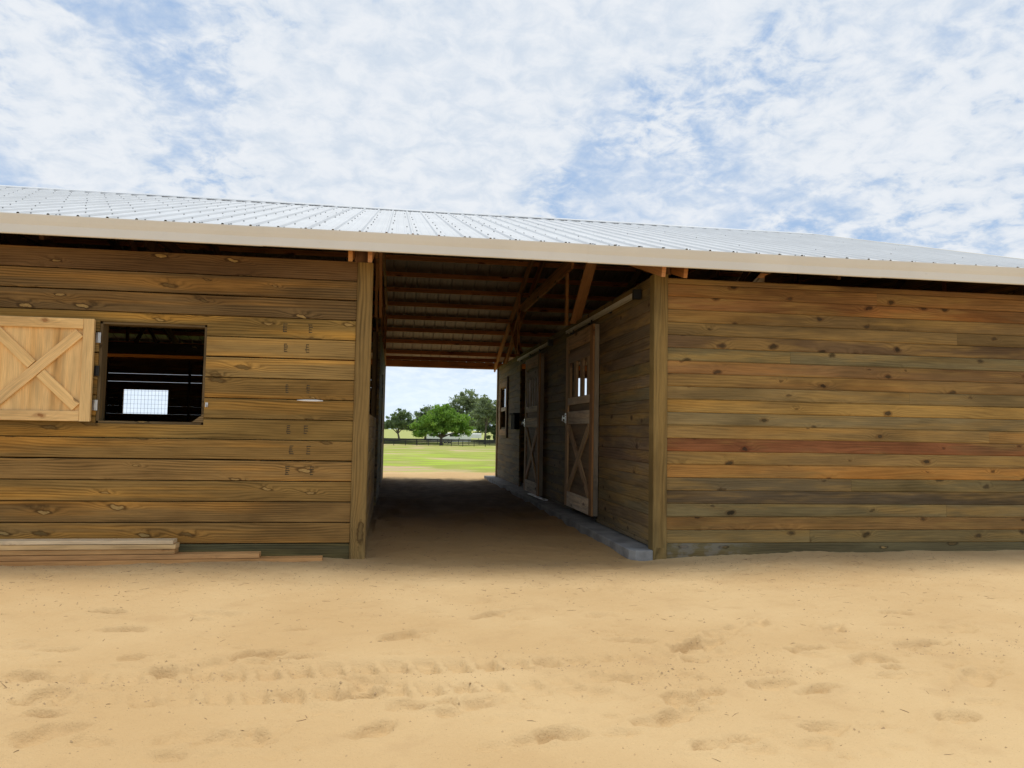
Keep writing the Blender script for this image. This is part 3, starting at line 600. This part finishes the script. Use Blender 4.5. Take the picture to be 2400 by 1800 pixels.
# screws along every purlin
PY = [MID-.18-.6096*k for k in range(11)]            # purlin lines of the front slope
PY = [y for y in PY if y > EF+.02]+[EF+.10]
parts = []
for k in range(npan*4):
    for j, y in enumerate(PY):
        if random.random() < .22: continue
        for dx in ((-.045, .045) if (k % 4 == 3 and j % 2 == 0) else (.048,) ):
            xx = RX0+k*.2286+.212+dx+random.uniform(-.006, .006); yy = y+random.uniform(-.02, .02); zz_ = roof_z(yy)+.002
            parts.append(([(xx+.0068*math.cos(a), yy+.0068*math.sin(a), zz_+SL*.0068*math.sin(a)+h) for h in (0, .011) for a in np.linspace(0, 2*math.pi, 6, endpoint=False)],
                          [(0, 1, 7, 6), (1, 2, 8, 7), (2, 3, 9, 8), (3, 4, 10, 9), (4, 5, 11, 10), (5, 0, 6, 11), (6, 7, 8, 9, 10, 11)]))
tag(mesh_obj('roof_screws', *merge(parts), M_screw, roof), kind='stuff')
# ridge cap in overlapping lengths
for k in range(7):
    x0 = RX0-.02+k*2.88; x1 = min(x0+2.95, RX1+.02); h = .004*(k % 2); w_ = .19
    pts = [(-w_, -SL*w_+.022+h), (-w_-.004, -SL*w_+.008+h), (-w_, -SL*w_+.024+h), (-.02, .024+h), (0, .034+h), (.02, .024+h), (w_, -SL*w_+.024+h), (w_+.004, -SL*w_+.008+h)]
    n = len(pts); v = [(x, MID+a, RZ+z) for x in (x0, x1) for a, z in pts]
    mesh_obj('ridge_cap', v, [(i, i+1, i+1+n, i+n) for i in range(n-1)]+[tuple(range(n)), tuple(range(2*n-1, n-1, -1))], M_roof, roof)
# purlins (2x4 on edge) in two lengths, framing lumber
for side_ in (0, 1):
    for y in PY[:-1]:
        yy = y if side_ == 0 else 2*MID-y
        for a, b_ in ((RX0+.1, -2.4), (-2.395, RX1-.1)):
            bar('purlin', (a, yy, roof_z(yy)-.052), (b_, yy, roof_z(yy)-.052), .089, .038, M_frame, roof, jit((.60, .27, .105), .12))
    yy = EF+.06 if side_ == 0 else EB-.06
    bar('sub_fascia', (RX0+.1, yy, roof_z(yy)-.095), (RX1-.1, yy, roof_z(yy)-.095), .14, .038, M_frame, roof, (.58, .27, .10))
# fascia trim, overlapping lengths, front and back; rake trim at the gables
fp = [(.03, .012), (-.020, .004), (-.020, -.004), (-.010, -.050), (-.001, -.082), (0, -.150), (.004, -.158), (.024, -.158), (.024, -.150), (.008, -.146), (.007, -.08), (-.001, -.04)]
for side_ in (0, 1):
    for k in range(7):
        x0 = RX0+k*2.873; x1 = min(x0+2.90, RX1+.01); h = .0015*(k % 2); n = len(fp); s = 1 if side_ == 0 else -1; y0 = EF if side_ == 0 else EB
        v = [(x, y0+s*(a-h), roof_z(EF)+z-h*2) for x in (x0, x1) for a, z in fp]
        ft = mesh_obj('fascia_trim', v, [(i, i+1, i+1+n, i+n) for i in range(n-1)], M_trim, roof)
        if side_ == 0:
            for q in range(2):
                xs = x0+.5+q*1.6; mesh_obj('fascia_screw', *merge([tubeg([(0, -.001, 0), (0, -.006, 0)], .007)]), M_trim, ft, Matrix.Translation((xs, EF+.002, roof_z(EF)-.10)))
for xg in (RX0, RX1):
    for s in (-1, 1):
        ye = EF if s < 0 else EB
        bar('rake_trim', (xg, ye, roof_z(ye)-.05), (xg, MID, RZ-.05), .15, .02, M_trim, roof, up=(0, 0, 1))
# trusses: pairs of plies over the breezeway posts, single ones elsewhere
def truss(xc, col, webs=True, lab=None, tail=True):
    T = empty('roof_truss', (xc, MID, 2.75), barn); tag(T, lab); c = lambda: jit(col, .10)
    for s in (-1, 1):
        yo = (EF+.10 if tail else .25) if s < 0 else (EB-.10 if tail else BK-.25); dz = .10+.095
        bar('top_chord', (xc, yo, roof_z(yo)-dz+.02), (xc, MID-s*-.02, RZ-dz), .184, .037, M_frame, T, c())
    Y2 = lambda y: 2*MID-y
    if webs:
        bar('collar_tie', (xc+.040, 3.0, 3.70), (xc+.040, Y2(3.0), 3.70), .14, .037, M_frame, T, c())
        bar('collar_tie', (xc-.040, 3.3, 3.56), (xc-.040, Y2(4.3), 3.56), .14, .037, M_frame, T, c())
        for f_ in (lambda y: y, Y2):
            bar('web', (xc+.03, f_(3.42), 2.74), (xc+.03, f_(2.25), 3.60), *((.037, .14) if xc > 2 and xc < 3 else (.09, .037)), M_frame, T, c())
            bar('web', (xc-.039, f_(3.66), 2.74), (xc-.039, f_(3.66), 3.95), .09, .037, M_frame, T, c())
            if f_ is Y2: bar('web', (xc+.001, f_(1.70), 2.74), (xc+.001, f_(3.55), 3.62), .09, .034, M_frame, T, c())
    return T
C_TR = (.50, .25, .11); truss(-.418, C_OR, False); truss(-.248, C_TR, True, 'roof truss over the left breezeway post')
truss(2.458, C_TR, True, 'roof truss over the right breezeway wall'); truss(2.672, C_OR, False)
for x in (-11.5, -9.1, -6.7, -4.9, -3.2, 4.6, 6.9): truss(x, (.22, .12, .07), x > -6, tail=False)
# rear header across the breezeway mouth
tag(bar('header', (XL1, BK-.08, 2.915), (XR0, BK-.08, 2.915), .089, .038, M_frame, barn, (.36, .16, .07)), 'header beam across the far breezeway mouth')

# ------------------------------------------------------------------ lumber stacked by the left wall
def plank(u, vtop, zbase, front, rot, L, W, T, col, lab):
    xe = px(u, vtop, 1, front).x; a = Vector((math.cos(rot), math.sin(rot), 0)); n = Vector((-a.y, a.x, 0))
    e = Vector((xe, front, zbase))+n*(W/2); s = e-a*L; dz = Vector((0, 0, T/2))
    o = bar('lumber_plank', s+dz, e+dz, T, W, M_pine, None, col, bv=.002); tag(o, lab, 'plank', 'loose planks stacked beside the left wall'); return o
gb_ = .028
plank(755, 1310, gb_-.004, -.185, R(3.0), 3.6, .140, .038, (.60, .32, .12), 'lowest and longest plank, orange pine, lying on the sand by the wall')
plank(607, 1300, gb_+.037, -.192, R(2.4), 3.4, .140, .038, (.66, .37, .15), 'second plank from the sand, its end left of the longest one')
plank(409, 1295, gb_+.079, -.212, R(1.6), 3.0, .140, .038, (.60, .36, .15), 'third plank up, lowest of the three that end together')
plank(411, 1284, gb_+.121, -.226, R(1.2), 3.0, .140, .038, (.72, .50, .245), 'fourth plank up, directly beneath the palest one')
plank(405, 1276, gb_+.163, -.218, R(.6), 3.0, .140, .030, (.82, .64, .40), 'topmost palest plank of the stack beside the wall')

# ------------------------------------------------------------------ debris on the sand
parts = []
def twig(x, y, L, r):
    a = random.uniform(0, 6.28); p = []
    for t in (-.5, 0., .5):
        xx = x+math.cos(a)*L*t+random.uniform(-.05, .05)*L; yy = y+math.sin(a)*L*t+random.uniform(-.05, .05)*L; p.append((xx, yy))
    zz_ = ground_z(np.array([q[0] for q in p]), np.array([q[1] for q in p]))
    return tubeg([(q[0], q[1], z+r*.6+0) for i, (q, z) in enumerate(zip(p, zz_))], [r*.6, r, r*.4], 4)
for k in range(1000):
    y = -.15-abs(random.gauss(0, 1.1)) if k < 760 else random.uniform(-5.0, -.2); x = random.uniform(-3.4, 5.5)
    if y < -5.2: continue
    parts.append(twig(x, y, random.choice((.008, .012, .018, .025, .04, .06)), random.uniform(.0008, .0018)))
for k in range(160): parts.append(twig(random.uniform(-.1, 2.2), random.uniform(-.2, 3.), random.uniform(.015, .06), random.uniform(.0012, .0025)))
tag(mesh_obj('sand_debris', *merge(parts), M_tw), 'scattered twigs, bark crumbs and pine straw on the sand', 'debris', kind='stuff')

n = 9000; r_ = np.random.default_rng(55)
qx = r_.uniform(-3.5, 5.5, n); qy = np.where(np.arange(n) < 3800, -3.4+.22*r_.normal(size=n), np.where(np.arange(n) < 6200, -.15-np.abs(r_.normal(0, .9, n)), r_.uniform(-5.1, -.3, n)))
keep = vnoise(qx, qy*1.5, 1.3, 61) > -.10; qx, qy = qx[keep], qy[keep]; n = len(qx); qz = ground_z(qx, qy); sz_ = .0022+.006*r_.random(n)**3
tet = np.array([(1, 0, -.4), (-.5, .87, -.3), (-.5, -.87, -.35), (.1, .05, .75)]); rot_ = r_.uniform(0, 6.28, n); jt = r_.uniform(.6, 1.4, (n, 4, 1))
vx = (tet[None, :, 0]*np.cos(rot_)[:, None]-tet[None, :, 1]*np.sin(rot_)[:, None])*sz_[:, None]*jt[:, :, 0]*1.3+qx[:, None]
vy = (tet[None, :, 0]*np.sin(rot_)[:, None]+tet[None, :, 1]*np.cos(rot_)[:, None])*sz_[:, None]*jt[:, :, 0]+qy[:, None]
vz = tet[None, :, 2]*sz_[:, None]*jt[:, :, 0]+qz[:, None]+sz_[:, None]*.2
cv = np.stack([vx, vy, vz], -1).reshape(-1, 3); b0 = (np.arange(n)*4)[:, None, None]; cf = (b0+np.array([(0, 1, 3), (1, 2, 3), (2, 0, 3)])[None]).reshape(-1, 3)
me = bpy.data.meshes.new('sand_crumbs'); me.vertices.add(len(cv)); me.vertices.foreach_set('co', cv.ravel()); me.loops.add(cf.size); me.loops.foreach_set('vertex_index', cf.ravel().astype(np.int32))
me.polygons.add(len(cf)); me.polygons.foreach_set('loop_start', np.arange(0, cf.size, 3)); me.polygons.foreach_set('loop_total', np.full(len(cf), 3)); me.update(); me.materials.append(plain('sand_clods', (.42, .28, .14), .95, 0, .35, 9.))
tag(link(bpy.data.objects.new('sand_crumbs', me)), 'small loose clods of sand along the tyre track and wall', 'sand crumbs', kind='stuff')
def soup(name, V, k, mat, parent=None, mw=None):
    n = len(V); me = bpy.data.meshes.new(name); me.vertices.add(n*k); me.vertices.foreach_set('co', V.reshape(-1))
    me.loops.add(n*k); me.loops.foreach_set('vertex_index', np.arange(n*k)); me.polygons.add(n)
    me.polygons.foreach_set('loop_start', np.arange(0, n*k, k)); me.polygons.foreach_set('loop_total', np.full(n, k)); me.update(); me.materials.append(mat)
    o = bpy.data.objects.new(name, me); return link(o, parent, mw)

# ------------------------------------------------------------------ fence
def fence(y0, x0, x1, lab, slope=0.):
    T = empty('board_fence', (x0, y0, gz(x0, y0)), None, lab, 'fence', 'black board fences across the pasture'); sp = 2.44; xs = np.arange(x0, x1+.1, sp)
    yy = y0+slope*(xs-x0); zs = ground_z(xs, yy)
    for i, x in enumerate(xs):
        bar('fence_post', (x, yy[i], zs[i]-.3), (x, yy[i], zs[i]+1.36), .13, .13, M_fence, T, bv=.01, up=(1, 0, 0))
        if i+1 < len(xs):
            for h in (.30, .62, .94, 1.26): bar('fence_rail', (x, yy[i]-.08, zs[i]+h), (xs[i+1]-.01, yy[i+1]-.08, zs[i+1]+h), .16, .04, M_fence, T)
fence(160, -17, 42, 'nearer black board fence at the end of the pasture')
fence(176, -24, 55, 'farther black board fence in front of the trees', -.02)

# ------------------------------------------------------------------ trees
def tree(name, label, u, d, height, blobs, nleaf, leaf, mat, seed, trunk_h=.35, tr=.25, lean=0., group='trees beyond the fence'):
    """u = photo column of the trunk; d = distance along y; blobs = (dx, dy, h, rx, ry, rz) as metres"""
    if d > 190: blobs = [(a, b_, c, e*1.22, f*1.2, g_*1.15) for a, b_, c, e, f, g_ in blobs]
    r = np.random.default_rng(seed); x = px(u, 1000, 1, d).x; z0 = gz(x, d)
    T = empty(name, (x, d, z0), None, label, 'tree', group)
    parts = [tubeg([(0, 0, -.2), (lean*.4, 0, height*trunk_h*.5), (lean, 0, height*trunk_h)], [tr*1.25, tr*.9, tr*.75], 8)]
    for bx, by, bz, rx, ry, rz in blobs:
        m1 = (bx*.35+lean, by*.3, height*trunk_h+(bz-height*trunk_h)*.35)
        parts.append(tubeg([(lean, 0, height*trunk_h*.85), m1, (bx*.8, by*.8, bz*.92), (bx, by, bz+rz*.4)], [tr*.6, tr*.42, tr*.25, tr*.08], 6))
        for q in range(3):
            e = r.normal(0, .5, 3)*np.array([rx, ry, rz]); parts.append(tubeg([(bx*.7, by*.7, bz*.8), (bx+e[0]*.5, by+e[1]*.5, bz+e[2]*.4), (bx+e[0], by+e[1], bz+e[2])], [tr*.2, tr*.13, tr*.05], 5))
    mesh_obj('trunk', *merge(parts), M_bark, T, Matrix.Translation((x, d, z0)), smooth=True)
    vol = np.array([b_[3]*b_[4]*b_[5] for b_ in blobs])**.7; cnt = (vol/vol.sum()*nleaf).astype(int); L = []
    for (bx, by, bz, rx, ry, rz), c in zip(blobs, cnt):
        ncl = max(6, c//45); dirs = r.normal(size=(ncl, 3)); dirs /= np.linalg.norm(dirs, axis=1)[:, None]
        cen = dirs*(r.random((ncl, 1))**.4)*np.array([rx, ry, rz]); cs = r.uniform(.5, 1.2, (ncl, 1))*min(rx, rz)*.34
        idx = r.integers(0, ncl, c); pts = cen[idx]+r.normal(0, .5, (c, 3))*cs[idx]*np.array([1.1, 1.1, .7])
        L.append(pts+np.array([bx, by, bz]))
    L = np.concatenate(L); c = len(L); a1 = r.normal(size=(c, 3)); a1 /= np.linalg.norm(a1, axis=1)[:, None]; a2 = np.cross(a1, r.normal(size=(c, 3))); a2 /= np.linalg.norm(a2, axis=1)[:, None]
    s = (leaf*r.uniform(.5, 1.2, (c, 1)))
    Vq = np.stack([L-a1*s, L+a2*s*.5, L+a1*s, L-a2*s*.5], 1); soup('crown', Vq, 4, mat, T, Matrix.Translation((x, d, z0)))
    return T
tree('shade_tree', 'broad bright green shade tree just behind the fence', 1035, 168, 9.2,
     [(-3.6, 0, 4.4, 2.7, 3, 2.2), (0, 0, 6.6, 3.6, 3, 2.5), (3.4, 0, 4.8, 3.0, 3, 2.6), (-1.4, -1.5, 4.0, 3.2, 2, 2.0), (1.8, -1.5, 5.6, 3.0, 2, 2.4), (-5.0, 0, 3.0, 1.5, 2, 1.4), (5.2, 0, 3.4, 1.5, 2, 1.6), (.3, 1, 7.6, 2.2, 2, 1.6)], 17000, .30, M_leafA, 3, .22, .34)
tree('oak_tree', 'dark rounded oak standing alone left of the shade tree', 937, 205, 8.6,
     [(-1.6, 0, 5.6, 2.2, 2.2, 1.8), (1.4, 0, 6.0, 2.0, 2.2, 1.9), (0, 0, 7.4, 2.0, 2, 1.3), (-3.0, 0, 4.3, 1.5, 2, 1.3), (2.8, 0, 4.6, 1.2, 2, 1.4), (.4, 1, 4.6, 1.6, 1.5, 1.0)], 6500, .32, M_leafB, 5, .30, .28, -.5)
tree('tall_oak_tree', 'tall grey green oak rising behind the shade tree', 1092, 225, 15.5,
     [(-3.5, 0, 9.5, 3.0, 3, 2.6), (0, 0, 12.6, 3.0, 3, 2.6), (3.6, 0, 10.5, 3.0, 3, 2.8), (-5.5, 0, 7.6, 2.4, 3, 2.0), (1.5, 0, 8.4, 3.4, 3, 2.4), (5.2, 0, 7.2, 2.4, 3, 2.2), (-1.0, 0, 6.0, 4.0, 3, 2.0)], 13000, .38, M_leafC, 8, .28, .5)
tree('slim_oak_tree', 'pale oak with a slender bare trunk at the right of the view', 1137, 200, 13.0,
     [(-1.6, 0, 8.0, 2.0, 2, 1.9), (1.8, 0, 9.4, 2.4, 2, 2.2), (.2, 0, 11.0, 2.2, 2, 1.6), (3.4, 0, 7.0, 1.8, 2, 1.8), (-2.6, 0, 6.0, 1.7, 2, 1.3)], 7500, .33, M_leafC, 12, .42, .26, .3)
tree('dark_oak_tree', 'dense dark oak behind the slender trunk at the right edge', 1160, 232, 13.0,
     [(-3, 0, 6.5, 3, 3, 3.0), (1, 0, 8.5, 3.2, 3, 3.2), (4.6, 0, 7.0, 3.2, 3, 3.2), (-1, 0, 3.4, 4, 2.5, 2.4), (4, 0, 3.2, 3.6, 2.5, 2.4)], 11000, .38, M_leafB, 14, .2, .4)
tree('leaning_oak_tree', 'smaller oak peeping over the left shoulder of the shade tree', 998, 236, 11.0,
     [(-2.4, 0, 6.0, 2.4, 2, 2.0), (1.0, 0, 8.0, 2.6, 2, 2.2), (3.4, 0, 6.6, 2.4, 2, 2.2), (-4.6, 0, 4.4, 2.0, 2, 1.6)], 6500, .36, M_leafB, 17, .3, .34, -.3)
tree('side_oak_tree', 'oak beyond the right end of the pasture fence', 1260, 215, 14., [(-3, 0, 8, 3, 3, 3), (2, 0, 10, 3.4, 3, 3), (4, 0, 6.5, 3, 3, 2.6)], 3500, .45, M_leafB, 19, .3, .45)
# far woods that read as one mass
n = 9000; fx = rng.uniform(-130, 190, n); hh = 3.4+2.2*vnoise(fx, fx*0, .09, 31)*2+1.4*vnoise(fx, fx*0, .35, 32)
fy = 430+rng.uniform(-8, 8, n); fz = ground_z(fx, fy)+rng.random(n)**.7*np.maximum(hh, 1.2); s = rng.uniform(.5, 1.1, n)
a = rng.uniform(0, 6.28, n); dx_, dy_ = np.cos(a)*s, np.sin(a)*s
V = np.stack([np.stack([fx-dx_, fy-dy_, fz-s*.5], 1), np.stack([fx+dx_, fy+dy_, fz-s*.3], 1), np.stack([fx+dx_*.4, fy+dy_*.4, fz+s*.6], 1), np.stack([fx-dx_*.8, fy-dy_*.8, fz+s*.4], 1)], 1)
tag(soup('far_woods', V, 4, M_leafB), 'low line of far woods along the horizon', 'woods', kind='stuff')
# rough weeds along the far fence on the left
n = 5200; wx = rng.uniform(-26, 12, n); wy = 181+rng.random(n)*9; wz = ground_z(wx, wy); h = rng.uniform(.3, 1.0, n)*np.clip(1.2+2*vnoise(wx, wy, .18, 33), .2, 1.6)*np.clip((8-wx)/8, .25, 1)
a = rng.uniform(0, 6.28, n); V = np.stack([np.stack([wx-.16*np.cos(a), wy-.16*np.sin(a), wz], 1), np.stack([wx+.16*np.cos(a), wy+.16*np.sin(a), wz], 1), np.stack([wx+rng.uniform(-.2, .2, n), wy, wz+h], 1)], 1)
tag(soup('weeds', V, 3, M_grassb), 'bright weeds growing along the far fence', 'weeds', kind='stuff')

# ------------------------------------------------------------------ horse trailer behind the shade tree
def trailer():
    y = 196.; x0 = px(1000, 1030, 1, y).x; x1 = px(1103, 1030, 1, y).x; z = gz((x0+x1)/2, y); L = x1-x0
    T = empty('horse_trailer', ((x0+x1)/2, y, z), None, 'long white gooseneck horse trailer parked behind the shade tree', 'trailer'); cx = (x0+x1)/2
    def rounded(xa, xb, za, zb, r):
        s = [(-1.1, za), (1.1, za), (1.1, zb-r), (1.1-r*.3, zb-r*.3), (1.1-r, zb), (-1.1+r, zb), (-1.1+r*.3, zb-r*.3), (-1.1, zb-r)]; n = len(s)
        v = [(xx, a, b_) for xx in (xa, xb) for a, b_ in s]; return v, [(i, i+n, (i+1) % n+n, (i+1) % n) for i in range(n)]+[tuple(range(n)), tuple(range(2*n-1, n-1, -1))]
    W = Matrix.Translation((cx, y, z))
    mesh_obj('body', *rounded(-L/2, L/2, .45, 2.75, .3), M_wpaint, T, W)
    mesh_obj('gooseneck', *rounded(L/2+.002, L/2+2.7, 1.45, 2.72, .3), M_wpaint, T, W)
    mesh_obj('hitch', *tubeg([(L/2+2.1, 0, 1.5), (L/2+2.1, 0, .75)], .07), M_black, T, W)
    for k in range(5):
        xx = -L/2+1.2+k*1.7; mesh_obj('window', *boxg(xx-.45, xx+.45, -1.125, -1.095, 1.75, 2.3), M_glass, T, W)
    for xx in (-.9, .2):
        for s in (-1, 1):
            v, f = tubeg([(xx, s*.86, .38), (xx, s*1.09, .38)], .38, 16); wv = mesh_obj('wheel', v, f, M_tyre, T, W)
            mesh_obj('rim', *tubeg([(xx, s*1.091, .38), (xx, s*1.105, .38)], .2, 12), M_steel, wv, W)
    mesh_obj('mudguard', *boxg(-1.5, .8, -1.16, -1.101, .62, .86), M_black, T, W)
trailer()
